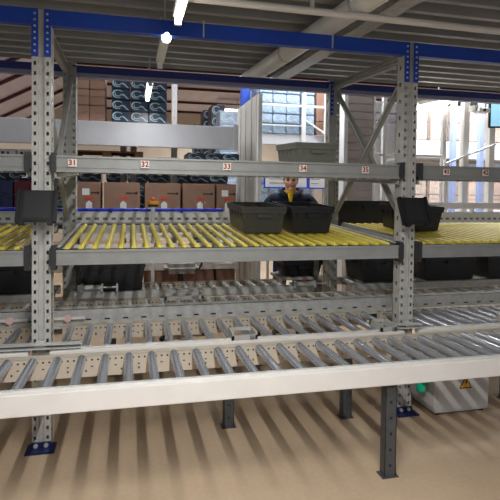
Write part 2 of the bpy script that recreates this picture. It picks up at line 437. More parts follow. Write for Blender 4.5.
for i,(a,b) in enumerate(BAYS):
    legs=[[(-2.2,.02),(-.6,.02)],[(1.183,.03),(2.03,.0)],[(4.2,.03),(3.4,.03)]][i]
    conveyor('roller_conveyor',cl[i],a,b,-.085,.51,.612,.065,M['white_rail'],.0235,.133 if i<2 else .112,legs,'short roller conveyors behind the front one',.014,.1)
conveyor('roller_conveyor','narrow roller conveyor with slotted zinc front behind the short conveyors',-2.42,4.9,.6,.97,.675,.135,M['galv'],.02,.131,
         [(-1.2,.9),(4.6,.9)],'roller conveyors',.035,.09,slots=True,roll_m=M['pale_roller'])
dl=['low rear roller track under the left bay holding a black tote','low rear roller track in the middle with white rollers and an open end','low rear roller track under the right bay holding dark totes']
for i,(a,b) in enumerate([(-2.42,-.075),(.075,1.97),(2.555,4.9)]):
    conveyor('roller_track',dl[i],a,b,.985,1.36,.735,.06,M['galv'],.02,.125,[(a+.3,1.1),(b-.3,1.1)],'low rear roller tracks',.015,.06,roll_m=M['pale_roller'])

# ------------------------------------------------------------------ takeaway conveyor behind the rack with blue tube
t=thing('belt_conveyor','belt conveyor behind the rack with white perforated guard and blue tube','conveyor',(-2.6,1.42,0))
w=7.6; z0=1.305
for ga,gb in ((0,5.02),(6.05,7.6)):
    gw=gb-ga; hs=[(.05+.075*i,.035,.04,.022) for i in range(int((gw-.06)/.075))]
    g=MB().perf((ga,0,z0),(1,0,0),(0,0,1),gw,.095,hs); g.box(ga,gb,0,.03,z0+.092,z0+.096)
    g.build('guard_rail',M['white'],t); MB().box(ga,gb,.014,.016,z0,z0+.09).build('shade_liner',M['galv_d'],t)  # dull sheet added behind the guard holes as their inner shade
g=MB().box(0,w,.36,.38,z0-.02,z0+.095); g.build('guard_rail',M['white'],t)
MB().box(0,w,.03,.36,z0-.06,z0-.02).build('belt',M['dark'],t)
bt=MB(); bt.cyl((0,-.0,1.422),(4.0,-.0,1.422),.016,n=12); bt.build('blue_tube',M['bluerail'],t)
for x in (.75,2.95,3.6):
    MB().box(x-.012,x+.012,-.006,.02,z0+.09,1.43).build('tube_post',M['bluerail'],t)
for x in (2.62,4.98,7.3):
    lg=MB()
    for y in (.04,.32): lg.box(x-.025,x+.025,y-.02,y+.03,0,z0-.06)
    lg.box(x-.02,x+.02,.04,.32,.4,.44); lg.build('leg',M['galv_d'],t)
# emergency stop post
t=thing('stop_button_post','thin grey post with yellow stop switch and red button before the cartons','switch',(.73,1.38,0))
MB().bar((0,0,0),(0,0,1.47),.032,.03,(0,1,0)).build('post',M['galv'],t)
MB().box(-.05,.05,-.03,.04,0,.008).build('foot',M['galv'],t)
y=MB().bbox(-.062,.062,-.03,.02,1.475,1.505,.008).build('yellow_box',M['amber'],t)
MB().box(-.045,.045,-.026,.016,1.452,1.475).build('bracket',M['black'],t)
MB().lathe([(0,1.54),(.016,1.537),(.021,1.525),(.019,1.512),(.009,1.508),(.009,1.5),(0,1.5)],n=18).build('button',M['estop'],y)

# ------------------------------------------------------------------ totes
def tote_mesh(W,D,H,taper=.03,ribs=3):
    """open plastic tote, base centred at origin, width W (X), depth D (Y)"""
    mb=MB(); t=.004
    def ring(w,d,z): return [(-w/2,-d/2,z),(w/2,-d/2,z),(w/2,d/2,z),(-w/2,d/2,z)]
    R=[ring(W-2*taper-.02,D-2*taper-.02,0),ring(W-2*taper,D-2*taper,.01),ring(W-.02,D-.02,H-.05)]
    R+=[ring(W-.0,D-.0,H-.05),ring(W,D,H),ring(W-.022,D-.022,H),ring(W-.03,D-.03,H-.05),ring(W-2*taper-.012,D-2*taper-.012,.012)]
    vs=[p for r in R for p in r]; fs=[(3,2,1,0)]
    for k in range(len(R)-1):
        for i in range(4): fs.append((4*k+i,4*k+(i+1)%4,4*k+4+(i+1)%4,4*k+4+i))
    e=4*(len(R)-1); fs.append((e,e+1,e+2,e+3)); mb.add(vs,fs)
    # ribs under the rim and handle recess frame on the ends
    for sx in (-1,1):
        for k in range(ribs+2):
            y=-D/2+.05+(D-.1)*k/(ribs+1)
            a=Vector((sx*(W/2-.008),y,H-.05)); b=Vector((sx*(W/2-taper-.0),y,H-.14)); mb.bar(a,b,.006,.012,(sx,0,0))
        for k in range(ribs+1):
            x=-W/2+.05+(W-.1)*k/ribs
            a=Vector((x,sx*(D/2-.008),H-.05)); b=Vector((x,sx*(D/2-taper*.8),H-.11)); mb.bar(a,b,.006,.012,(0,sx,0))
        # stacking bars on the rim
        mb.box(-W/2+.0,W/2-.0,sx*D/2-.006,sx*D/2+.006,H-.022,H-.012)
        mb.box(sx*W/2-.006,sx*W/2+.006,-D/2,D/2,H-.022,H-.012)
    return mb
def tote(label,loc,W,D,H,m,group=None,rot=None,tag_=True):
    t=thing('tote',label,'tote',loc,group)
    tote_mesh(W,D,H).build('body',m,t)
    for sy in (-1,1): MB().bbox(-.055,.055,sy*(D/2)-.008,sy*(D/2)+.008,H-.085,H-.055,.003).build('handle',m,t)
    if rot: t.rotation_euler=rot
    return t
tl=math.atan2(.065,1.2)
zt=lambda y:1.228+.065*y/1.2+.020
G1='totes on the yellow rollers'
tote('olive black tote on the yellow rollers, left of the pair before the man',(1.53,.72,zt(.72)),.36,.54,.21,M['olive'],G1,(tl,0,0))
tote('black tote on the yellow rollers, right of the pair before the man',(1.932,.72,zt(.72)),.36,.54,.215,M['blackp'],G1,(tl,0,0))
tote('black tote on the yellow rollers partly behind the right angled display',(2.95,.7,zt(.7)),.38,.4,.215,M['blackp'],G1,(tl,0,0))
tote('wide black tote on the belt conveyor behind the X brace',(2.95,1.60,1.287),.66,.30,.235,M['blackp'])
tote('grey green tote standing above number plate 34',(1.975,.75,1.704+.064*.75/1.2+.014),.355,.52,.25,M['greytote'],None,(math.atan2(.064,1.2),0,0))
zd=.756
G2='black totes on the low rear track'
tote('black tote on the low rear track under the left end of the middle yellow shelf',(.365,1.17,zd),.575,.4,.25,M['blackp'],G2)
tote('black tote on the low rear track left of the left rack frame',(-.43,1.17,zd),.575,.4,.25,M['blackp'],G2)
tote('black tote on the low rear track just behind the right rack frame',(2.93,1.17,zd),.575,.4,.25,M['blackp'],G2)
tote('black tote on the low rear track below number plate 41',(3.60,1.17,zd),.575,.4,.25,M['blackp'],G2)
tote('black tote on the low rear track cut by the right photo edge',(4.3,1.17,zd),.575,.4,.25,M['blackp'],G2)
# open tote with a flap of cardboard, on a small steel table
t=thing('side_table','small zinc table behind the open end of the low rear track','table',(2.24,1.62,0))
MB().bbox(-.24,.24,-.18,.18,.715,.745,.004).build('table_top',M['galv'],t)
for sx in (-1,1):
    for sy in (-1,1): MB().box(sx*.2-.018,sx*.2+.018,sy*.14-.018,sy*.14+.018,0,.715).build('leg',M['galv_d'],t)
tote('black tote with opened brown cardboard on the small zinc table',(2.245,1.62,.746),.42,.34,.17,M['blackp'])
cb=MB().add([(-.12,-.1,0),(.10,-.1,0),(.10,.08,.10),(-.11,.09,.10)],[(0,1,2,3)])
cb.add([(-.12,-.1,0),(-.13,-.135,.04),(.07,-.14,.04),(.10,-.1,0)],[(0,1,2,3)])
o=cb.build('cardboard_sheet',M['board'],None,solid=.004); o.location=(2.18,1.60,.905)
tag(o,'flat brown cardboard sheet lying in the open black tote','cardboard')
o=MB().bbox(-.05,.05,-.05,.05,0,.2,.02).cyl((0,0,.19),(0,0,.235),.02).build('teal_bottle',M['teal'],None,solid=0); o.location=(2.345,1.66,.762)
tag(o,'teal plastic bottle standing in the open black tote','bottle')

# ------------------------------------------------------------------ displays on the uprights
def display(label,x,z,w):
    t=thing('pick_display',label,'display',(x,-.115,z),'black displays hung on the rack uprights')
    t.rotation_euler=(-math.radians(24),0,0)
    MB().bbox(-w/2,w/2,-.012,.012,-.098,.098,.004).build('panel',M['blackp'],t)
    MB().box(-w/2+.02,w/2-.02,-.0135,-.0125,-.08,.085).build('screen_face',M['black'],t)
    for sx in (-1,1):
        f=MB(); x0=sx*w/2; f.box(min(x0,x0+sx*.018),max(x0,x0+sx*.018),-.02,.016,-.103,.101); f.box(min(x0,x0-sx*.03),max(x0,x0-sx*.03),-.02,.012,-.116,-.095)
        f.build('side_flange',M['blackp'],t)
    MB().box(-.04,.04,.012,.045,-.03,.06).build('bracket',M['dark'],t)
display('black tilted display panel hung on the left rack upright',-.003,1.495,.185)
display('black tilted display panel hung on the right rack upright',2.455,1.475,.18)

# ------------------------------------------------------------------ sensors, reflectors
for x,l in ((-.308,'round pink reflector on a thin bar left of the left upright'),(.084,'round pink reflector on a thin bar right of the left upright')):
    t=thing('reflector',l,'reflector',(x,.56,.6),'pink reflectors')
    MB().cyl((0,-.02,.058),(0,-.008,.058),.026,n=20).build('disc',M['pink'],t)
    MB().box(-.12,.12,-.008,.0,.048,.068).box(-.01,.01,-.006,.03,.0,.06).build('bar',M['white_rail'],t)
def sensor(label,x,y,z,w,d,h):
    t=thing('sensor_bracket',label,'sensor bracket',(x,y,z),'zinc sensor brackets on the conveyor rails')
    mb=MB(); mb.box(-w/2,w/2,-.012,.0,0,.03); mb.box(-w/2,-w/2+.014,-.012,d,.0,h); mb.box(w/2-.014,w/2,-.012,d,.0,h); mb.box(-w/2,w/2,d-.012,d,h-.022,h)
    mb.build('bracket',M['upright'],t)
    MB().bbox(w*.2,w*.38,-.02,-.012,.004,.028,.003).build('sensor_head',M['galv_d'],t)
sensor('zinc sensor bracket on the short conveyor before the olive tote',1.26,-.066,.6275,.17,.12,.05)
sensor('zinc sensor bracket on the narrow conveyor below the stool',.94,.62,.749,.3,.14,.05)
sensor('zinc sensor bracket on the short conveyor left of the right upright',2.3,-.066,.6275,.12,.14,.05)
sensor('zinc sensor bracket near the right photo edge on the short conveyor',3.32,-.066,.6275,.1,.1,.06)

for l,x,y,z,L in (('zinc stop cylinder beside the left rack frame under the middle yellow shelf',.13,.925,.775,.30),('zinc stop cylinder with a red cap at the open end of the rear track',1.98,1.02,.73,.36)):
    t=thing('stop_cylinder',l,'stop cylinder',(x,y,z),'zinc stop cylinders')
    MB().cyl((0,0,.03),(L*.6,0,.03),.02,n=16).box(0,.03,-.025,.025,0,.06).box(L*.55,L*.6,-.025,.025,0,.06).build('barrel',M['galv'],t)
    MB().cyl((L*.6,0,.03),(L,0,.03),.008,n=10).box(L-.015,L,-.03,.03,.0,.06).build('rod',M['bolt'],t)
    MB().box(-.02,L*.6,.02,.04,-.06,.045).build('bracket',M['upright'],t)
    if x>1: MB().cyl((L*.3,0,.05),(L*.3,0,.066),.012,n=12).build('red_cap',M['estop'],t)

# ------------------------------------------------------------------ control box under the front conveyor
t=thing('control_box','light grey control box with a warning triangle under the conveyors','control box',(2.885,.06,0))
MB().bbox(-.225,.225,-.16,.16,.02,.37,.006).build('cabinet',M['cabinet'],t)
MB().bbox(-.205,.205,-.166,-.16,.04,.35,.003).build('door',M['cabinet'],t)
fb=MB()
for sx in (-.18,.18): fb.box(sx-.02,sx+.02,-.14,.14,0,.02)
fb.build('foot',M['dark'],t)
def tri(w,h,y0,y1,zc):
    m_=MB(); P=[(-w/2,zc-h/2),(w/2,zc-h/2),(0,zc+h/2)]
    m_.add([(x,y0,z) for x,z in P]+[(x,y1,z) for x,z in P],[(0,1,2),(5,4,3),(0,3,4,1),(1,4,5,2),(2,5,3,0)]); return m_
sg=tri(.104,.092,-.1685,-.1663,.235).build('warning_sign',M['black'],t); sg.location=(.022,0,0)
tri(.082,.07,-.1700,-.1686,.232).build('sign_face',M['amber'],sg)
bo=MB().add([(.004,-.1712,.262),(-.012,-.1712,.232),(.0,-.1712,.232),(-.006,-.1712,.206),(.014,-.1712,.24),(.002,-.1712,.24),(.012,-.1712,.262)],[(0,1,2,3,4,5,6)])
bo.build('bolt_symbol',M['black'],sg)
gc=MB(); gc.bbox(-.29,-.225,-.08,-.03,.2,.26,.008); gc.bbox(-.31,-.25,-.1,-.05,.15,.21,.01); gc.cyl((-.28,-.07,.26),(-.25,-.06,.3),.014)
gc.build('green_plug',M['green'],t)

# ------------------------------------------------------------------ ceiling services
t=thing('air_duct','round white duct running over the beams under the deck','duct',(0,0,0))
a=Vector((1.72,1.95,2.80)); b=Vector((2.18,-2.4,2.80))
MB().cyl(a,b,.075,n=28).build('pipe',M['duct'],t)
for f in (.25,.5,.75):
    p=a.lerp(b,f); d=(b-a).normalized(); MB().cyl(p-d*.012,p+d*.012,.08,n=28).build('joint_band',M['galv'],t)
t=thing('cable_tray','zinc cable tray right of the round white duct under the deck','cable tray',(0,0,0))
a=Vector((2.08,1.95,2.84)); b=Vector((2.42,-2.4,2.84))
MB().chan(a,b,.05,.15,.004,(1,0,0)).build('tray',M['galv'],t)
t=thing('conduit','thin pale conduit pipe across the deck before the front beam','conduit',(0,0,0))
MB().cyl((-.9,-.33,2.70),(5.2,-.25,2.70),.022,n=16).build('pipe',M['white_rail'],t)
for x in (.2,1.6,3.2): MB().box(x-.008,x+.008,-.325,-.29,2.71,2.90).build('hanger',M['galv'],t)
def batten(label,x,y0,y1,z,on):
    t=thing('strip_lamp',label,'lamp',(x,y0,z),'fluorescent strip lamps under the deck')
    L=y1-y0
    MB().bbox(-.03,.03,0,L,.02,.06,.004).build('housing',M['white'],t)
    if on: MB().cyl((0,.02,.0),(0,L-.02,.0),.019,n=14).build('lamp_tube',M['tube'],t)
    for yy in (0,L): MB().box(-.02,.02,yy-.012,yy+.012,-.022,.05).build('end_cap',M['white'],t)
    for yy in (L*.2,L*.8): MB().box(-.006,.006,yy-.006,yy+.006,.06,2.9-z).build('hanger',M['galv'],t)
    if on:
        ld=bpy.data.lights.new('strip_light','AREA'); ld.shape='RECTANGLE'; ld.size=.035; ld.size_y=L-.04; ld.energy=on; ld.color=(.97,.98,1)
        lo=bpy.data.objects.new('strip_light',ld); COL.objects.link(lo); lo.parent=t; lo.location=(0,L/2,-.026)
    return t
batten('lit strip lamp just before the blue top beam',.79,-1.45,-.27,2.575,8)
batten('lit strip lamp overhead, first behind the viewer',.80,-2.9,-1.6,2.575,60)
batten('lit strip lamp overhead, farthest behind the viewer',.81,-4.1,-3.0,2.575,52)
bt_=batten('short grey strip lamp with a lit end cap behind the front blue beam',.745,.05,.70,2.575,0)
MB().lathe([(0,-.045),(.022,-.04),(.03,-.02),(.03,.0),(.022,.02),(0,.022)],(0,-.03,.01),n=18).build('end_bulb',M['tube'],bt_)
batten('lit strip lamp hanging behind the rear beam before the wrapped cases',.70,1.45,2.2,2.60,7)

# ------------------------------------------------------------------ background storage racks
def carton(label,x0,x1,y0,y1,z0,z1,m,group,detail=True):
    w=x1-x0;d=y1-y0;h=z1-z0
    t=thing('carton',label,'carton',((x0+x1)/2,(y0+y1)/2,z0),group)
    MB().bbox(-w/2,w/2,-d/2,d/2,0,h,.006).build('box',m,t)
    MB().box(-w/2+.0,w/2,-d/2-.0015,-d/2-.0005,h-.075,h-.07).box(-.024,.024,-d/2,d/2,h,h+.001).build('tape',M['tape'],t)
    if detail:
        MB().add([(-.02,-d/2-.002,.12),(.05,-d/2-.002,.12),(.05,-d/2-.002,.21),(.015,-d/2-.002,.24),(-.02,-d/2-.002,.21)],[(0,1,2,3,4)]).build('label_sheet',M['paper'],t)
        if w<.3: MB().box(-.06,.02,-d/2-.003,-d/2-.001,.30,.375).build('label_sheet',M['paper'],t)
        MB().box(-.03,.07,-d/2-.003,-d/2-.001,.255,.282).build('red_label',M['red'],t)
        MB().box(w*.12,w*.38,-d/2-.003,-d/2-.001,h-.13,h-.115).cyl((w*.4,-d/2-.003,h-.122),(w*.4,-d/2-.001,h-.122),.016,n=12).build('printed_mark',M['ink'],t)
    return t
# front storage rack behind the picking station
xs=[(-.085,.19),(.229,.631),(.687,1.10),(1.128,1.51),(1.535,1.77)]
nm=['narrow brown carton at the left end of the carton row','second brown carton from the left in the row','brown carton behind the yellow stop switch','brown carton fourth in the row','brown carton at the right end of the row beside the white panel']
SH=1.25
for (a,b),l in zip(xs,nm):
    carton(l,a,b,2.5,2.9,SH+.0,1.70,M['board'],'labelled brown cartons on the shelf behind the blue tube')
nm2=['first','second','third','fourth','fifth']
for (a,b),l in zip(xs,nm2):
    carton('brown carton on the bottom shelf seen under the yellow rollers, '+l+' from the left',a,b,2.5,2.9,.29,.67,M['board2'],'brown cartons on the bottom shelf',False)
def beam(name,label,x0,x1,y0,y1,z0,z1,m,group=None):
    t=thing(name,label,'beam',((x0+x1)/2,y0,z0),group); w=(x1-x0)/2
    MB().bbox(-w,w,0,y1-y0,0,z1-z0,.006).build('web',m,t)
    for s in (-1,1): MB().box(s*w-.03,s*w+.03,-.012,.0,0-.02,z1-z0+.02).build('end_connector',m,t)
    return t
def shelf(label,x0,x1,y0,y1,z,m,bm_,th=.05):
    t=thing('storage_shelf',label,'shelf',((x0+x1)/2,y0,z),'shelves of the storage rack behind'); w=(x1-x0)/2
    MB().box(-w,w,.03,y1-y0-.03,-.03,0).build('deck',m,t)
    for y in (0,y1-y0-.03): MB().bbox(-w,w,y,y+.03,-th,0,.004).build('beam',bm_,t)
    return t
shelf('storage shelf carrying the labelled cartons and crates',-1.9,1.80,2.44,3.05,SH-.002,M['wood'],M['galv'])
shelf('pale storage shelf above the bottom cartons',-1.9,1.80,2.44,3.05,.75,M['galv'],M['white_rail'],.065)
shelf('lowest storage shelf close to the floor',-1.9,1.80,2.44,3.05,.288,M['galv'],M['white_rail'],.065)
shelf('dark upper storage shelf just above the eye level beam',-1.9,1.80,2.6,3.3,1.865,M['wood'],M['galv_d'],.04)
for k,(x,y,l) in enumerate(((-2.0,2.5,'grey storage upright at the far left end'),(.43,3.33,'grey storage upright left of the pair behind the cartons'),(.56,3.33,'grey storage upright right of the pair behind the cartons'),(1.1,3.36,'white storage upright right of the navy wrapped cases'))):
    t=thing('storage_upright',l,'upright',(x,y,0),'uprights of the storage rack behind')
    m_=M['white'] if k==3 else M['galv']
    h=3.2
    MB().perf((-.04,0,0),(1,0,0),(0,0,1),.08,h,[(.04,.1+.1*i,.012,.03) for i in range(30)]).box(-.04,-.034,0,.07,0,h).box(.034,.04,0,.07,0,h).box(-.04,.04,.06,.064,0,h).build('post',m_,t)
    MB().box(-.07,.07,-.03,.1,0,.01).build('foot',m_,t)
beam('fascia_beam','tall white fascia beam across the storage rack under the wrapped cases',-2.6,1.77,2.55,2.6,2.12,2.395,M['lav'])
shelf('upper storage deck behind the tall white fascia',-2.6,1.77,2.6,3.3,2.395,M['wood'],M['lav'],.05)
# brown carton stack on top
k=0
for c,(xa,xb) in enumerate(((-.10,.06),(.062,.232))):
    for r in range(3):
        nmr=['bottom','middle','top'][r]; nmc=['left','right'][c]
        carton('dull brown carton, %s of the %s column of the stack on the fascia'%(nmr,nmc),xa,xb,2.62,3.0,2.397+r*.185,2.397+r*.185+.183,M['board2'],'dull cartons stacked above the white fascia',False)
# navy cases with pale printed swirls
def cases(label,x0,z0,nx,nz,cw,ch,cd_,y0,m,sm,name='wrapped_pallet'):
    t=thing(name,label,'wrapped load',(x0+nx*cw/2,y0,z0),'wrapped loads on the upper storage level')
    w=nx*cw/2
    MB().box(-w,w,0,cd_,0,.01).build('slip_sheet',M['wood'],t)
    base=None
    for i in range(nx):
        for j in range(nz):
            p=(-w+cw*(i+.5),0,.012+ch*j)
            if base is None:
                base=MB().bbox(-cw/2+.003,cw/2-.003,0,cd_,0,ch-.004,.01).build('case',m,t); base.location=p
                sw=MB()
                for rr,tt,a0,a1 in ((.3,.10,.6,5.2),(.17,.07,2.5,6.4)):
                    n=14; vs=[];fs=[]
                    for q in range(n+1):
                        a=a0+(a1-a0)*q/n; th=tt*(.35+.65*sin(pi*q/n))
                        for s in (rr-th/2,rr+th/2): vs.append(((-.16+s*cos(a))*cw*.9,-.003,ch*(.52+s*1.15*sin(a))))
                    fs=[(2*q,2*q+1,2*q+3,2*q+2) for q in range(n)]; sw.add(vs,fs)
                vs=[];fs=[];n=10
                for q in range(n+1):
                    u=q/n; zc=ch*(.42-.2*u+.12*sin(u*5)); 
                    for s in (-1,1): vs.append((cw*(-.02+.46*u),-.003,zc+s*ch*.06*(.3+sin(pi*u))))
                sw.add(vs,[(2*q,2*q+1,2*q+3,2*q+2) for q in range(n)])
                s_=sw.build('printed_swirl',sm,base)
            else:
                c=inst(base,t,p)
                for g in base.children:
                    d=g.copy(); COL.objects.link(d); d.parent=c
    return t
cases('navy wrapped cases with pale swirls above the white fascia',.30,2.397,3,4,.215,.128,.5,2.63,M['wrapd'],M['swirl'])
cases('wrapped dark cases on the shelf just above the eye level beam',1.2,1.867,3,2,.22,.105,.4,2.72,M['wrapd'],M['swirl'])
shelf('added deep storage shelf behind the carton row',-1.7,1.9,3.45,4.0,1.25,M['wood'],M['galv_d'])  # shelf and dark cases added to darken the space behind the cartons
cases('added dark wrapped cases darkening the space behind the left half of the carton row',-1.6,1.252,6,5,.29,.118,.45,3.5,M['wrapd'],M['swirl'])
cases('added dark wrapped cases darkening the space behind the right half of the carton row',.2,1.252,6,5,.28,.118,.45,3.5,M['wrapd'],M['swirl'])
# stacks far down the hall
for k,(px,Y,nz,cw) in enumerate(((199,8.6,15,.26),(208.5,7.8,15,.28),(217.5,7.0,14,.30),(228,6.2,12,.36))):
    q=at(px,193,Y); cases(['slim dark stack far down the hall, farthest of the four','dark stack far down the hall, second farthest of the four','dark stack far down the hall, third farthest of the four','pale blue stack far down the hall, nearest of the four'][k],q.x-cw/2,.0,1,nz,cw,[.22,.235,.25,.27][k],.5,Y,M['wrap'] if k==3 else M['wrapd'],M['swirl'])
# dark pallets on the shelf above eye level
for k in range(2):
    t=thing('wooden_pallet','brown wooden pallet, %s of the two on the dark upper shelf'%['lower','upper'][k],'pallet',(.25,2.68,1.867+k*.115),'brown pallets on the dark upper shelf')
    for q in range(3): MB().box(-.42+q*.37,-.32+q*.37,0,.5,0,.07).build('runner',M['wood'],t)
    for q in range(4): MB().box(-.42,.42,.01+q*.13,.1+q*.13,.07,.09).build('board',M['wood'],t)
t=thing('white_bin','small white striped bin beside the dark wrapped cases','bin',(.98,2.7,1.867))
MB().bbox(-.14,.14,0,.3,0,.15,.01).build('body',M['white'],t)
for q in range(4): MB().box(-.1+q*.06,-.075+q*.06,-.003,0,.03,.12).build('stripe',M['navy_c'],t)
# crates at left
cc=0
for c in range(3):
    for r in range(3):
        x=-.98+c*.17; z=SH+r*.15
        m_=[M['crimson'],M['navy_c']][(c+0)%2] if c!=2 else M['crimson']
        colr='navy' if m_==M['navy_c'] else 'dark red'
        t=thing('plastic_crate','%s plastic crate, %s of the %s column of crates at the far left'%(colr,['bottom','middle','top'][r],['left','middle','right'][c]),'crate',(x,2.66,z),'stacked crates at the far left')
        mb=MB(); mb.perf((-.08,-.16,0),(1,0,0),(0,0,1),.16,.145,[(.04,.05,.03,.03),(.12,.05,.03,.03),(.04,.1,.03,.03),(.12,.1,.03,.03)])
        mb.box(-.08,.08,-.155,-.15,.005,.14); mb.box(-.08,-.075,-.16,.16,0,.145); mb.box(.075,.08,-.16,.16,0,.145); mb.box(-.08,.08,.155,.16,0,.145); mb.box(-.08,.08,-.16,.16,0,.006)
        mb.build('shell',m_,t)
        MB().box(-.082,.082,-.164,-.156,.13,.147).build('rim',m_,t)
for k in range(3):
    t=thing('white_box','white box with dark stripes, %s from the left above the crates'%['first','second','third'][k],'box',(-1.05+k*.2,2.75,1.867),'white boxes above the crates')
    MB().bbox(-.09,.09,0,.3,0,.2,.006).build('body',M['white'],t)
    MB().box(-.06,-.03,-.003,0,.03,.17).box(.0,.02,-.003,0,.03,.17).build('stripe',M['crimson'],t)

# ------------------------------------------------------------------ tall white guard panel, second rack, shutter, fence
t=thing('machine_partition','tall weathered white guard panel standing right of the carton row','panel',(2.05,2.45,0))
MB().bbox(-.025,.025,0,.07,0,2.80,.004).build('post',M['white'],t)
MB().box(-.03,-.006,.07,1.15,.05,2.80).build('sheet',M['panelw'],t)
for y in (.3,.6,.9): MB().box(-.036,-.03,y,y+.02,.05,2.8).build('seam',M['galv'],t)
t=thing('blue_post','blue topped post just behind the tall white guard panel','post',(2.10,3.45,0))
MB().box(-.05,.05,-.04,.04,0,2.7).build('shaft',M['galv'],t); MB().box(-.06,.06,-.05,.05,2.7,3.12).build('cap',M['blue'],t)
# second rack right of panel
beam('rack_beam','white storage beam right of the tall guard panel',2.2,3.17,3.0,3.05,2.25,2.395,M['lav'])
shelf('storage deck behind the white beam right of the guard panel',2.2,3.17,3.05,3.7,2.395,M['galv'],M['lav'])
cases('pale blue wrapped cases right of the tall guard panel',2.2,2.397,3,5,.195,.135,.5,3.08,M['wrap'],M['swirl'])
cases('narrow pale wrapped cases right of the thin white post',2.82,2.397,1,5,.18,.135,.5,3.08,M['wrap'],M['swirl'])
for r in range(3):
    carton('pinkish carton, %s of the column beside the rear upright'%['bottom','middle','top'][r],3.03,3.19,3.08,3.5,2.397+r*.2,2.397+r*.2+.198,M['board2'],'pinkish cartons beside the rear upright',False)
t=thing('safety_barrier','thin white guard frame with rails before the pale wrapped cases','guard frame',(2.8,2.95,0))
MB().box(-.025,.025,0,.04,0,2.95).build('post',M['white'],t)
MB().box(.30,.33,0,.04,0,2.95).build('post',M['white'],t)
MB().box(-.62,.33,.01,.035,2.76,2.79).build('rail',M['white'],t); MB().box(-.62,-.025,.01,.03,2.5,2.515).build('rail',M['white'],t)
MB().bar((.0,.02,2.6),(.31,.02,2.42),.02,.035,(0,1,0)).build('brace',M['white'],t)
shelf('low storage shelf behind the man',2.2,3.17,3.05,3.7,1.3,M['galv'],M['galv_d'])
cases('pale wrapped cases on the shelf behind the man',2.25,1.302,3,5,.26,.14,.5,3.12,M['wrap'],M['swirl'])
# whiteboards behind the man
for x0,x1,l in ((2.25,2.83,'white notice board with a blue frame left of the man'),(2.87,3.11,'white notice board with a blue frame right of the man')):
    t=thing('notice_board',l,'notice board',((x0+x1)/2,2.9,1.68),'notice boards behind the man'); w=(x1-x0)/2
    MB().box(-w,w,0,.012,0,.28).build('sheet',M['white'],t)
    f=MB(); f.box(-w-.014,w+.014,-.006,.014,-.016,.0); f.box(-w-.014,w+.014,-.006,.014,.28,.296); f.box(-w-.014,-w,-.006,.014,0,.28); f.box(w,w+.014,-.006,.014,0,.28)
    f.build('frame',M['bluerail'],t)
    ln=MB()
    for q in range(4): ln.box(-w*.8,w*(.1+.15*q),-.001,0,.05+.055*q,.058+.055*q)
    ln.build('written_line',M['galv_d'],t)
    st=MB()
    for s in (-.8,.8): st.box(w*s-.015,w*s+.015,.013,.04,-1.68,.28)
    st.build('stand',M['galv'],t)
# shutter cabinet
t=thing('shutter_cabinet','tall warm grey shutter cabinet behind the X brace','cabinet',(3.38,2.5,0))
mb=MB()
for k in range(28): mb.bbox(-.17,.19,-.012+.004*(k%2),.02,.05+k*.1,.05+k*.1+.096,.006)
mb.build('shutter',M['pinkgrey'],t)
MB().box(-.22,-.17,-.02,.42,0,2.9).build('frame_post',M['white'],t); MB().box(.19,.21,-.02,.42,0,2.9).build('frame_post',M['white'],t)
MB().box(-.22,.21,-.02,.42,2.86,2.95).build('head',M['white'],t)
MB().box(-.1,.12,.40,.42,.05,2.86).build('back',M['pinkgrey'],t)
# glazed guard & mesh fence
t=thing('glazed_guard','glazed guard with white posts right of the shutter cabinet','guard',(3.85,2.5,0))
for x in (-.11,.115): MB().box(x-.025,x+.025,0,.05,0,2.85).build('post',M['white'],t)
for z in (.6,1.5,2.1,2.78): MB().box(-.24,.145,.012,.04,z,z+.025).build('rail',M['white'],t)
MB().box(-.23,.14,.022,.028,.1,2.78).build('pane',M['glass'],t)
t=thing('mesh_fence','white wire mesh fence right of the right rack upright','fence',(4.3,2.5,0))
for x in (-.27,.32): MB().box(x-.03,x+.03,0,.05,0,2.82).build('post',M['white'],t)
for z in (.1,1.42,2.1,2.78): MB().box(-.25,.3,.01,.04,z,z+.03).build('rail',M['white'],t)
mb=MB()
for i in range(19): mb.box(-.24+i*.03,-.236+i*.03,.02,.024,.1,2.78)
for i in range(40): mb.box(-.24,.3,.024,.028,.12+i*.068,.124+i*.068)
mb.build('mesh_infill',M['white'],t)
for k,(x,l) in enumerate(((4.957,'broad white portal post between the mesh fence and the monitor'),(5.366,'white portal post under the hanging monitor'))):
    t=thing('portal_post',l,'post',(x,2.5,0),'white portal posts at the right')
    MB().bbox(-.045,.045,0,.08,0,2.86,.004).build('shaft',M['white'],t); MB().box(-.08,.08,-.03,.11,0,.012).build('foot',M['white'],t)
t=thing('diagonal_strut','thin white diagonal strut crossing before the right hand shelves','strut',(4.6,2.46,0))
MB().bar((.02,0,2.02),(.78,0,2.3),.02,.045,(0,1,0)).build('bar',M['white'],t)
MB().box(.0,.05,.0,.04,0,2.03).build('support',M['white'],t)
t=thing('low_rail','white rail between the portal posts above the belt conveyor','rail',(4.4,2.42,0))
MB().box(-.1,1.4,0,.04,1.42,1.5).build('rail',M['white'],t); 
for x in (0,.62,1.25): MB().box(x-.02,x+.02,.0,.04,0,1.42).build('support',M['white'],t)
# monitor
t=thing('hanging_monitor','lit blue monitor in a dark frame hanging at the right edge','monitor',(5.42,2.44,2.52))
t.rotation_euler=(0,0,math.radians(-14))
MB().bbox(-.15,.33,-.02,.02,0,.34,.006).build('case',M['black'],t)
MB().box(-.13,.31,-.0235,-.0205,.02,.32).build('screen',M['screen'],t)
tp=MB().bbox(-.15,.33,-.03,.03,.37,.42,.004).build('hood',M['black'],t); MB().box(-.13,.31,-.034,-.031,.375,.415).build('hood_screen',M['screen'],tp)
MB().box(.05,.09,.0,.03,.3,1.1).build('hanger',M['galv'],t)
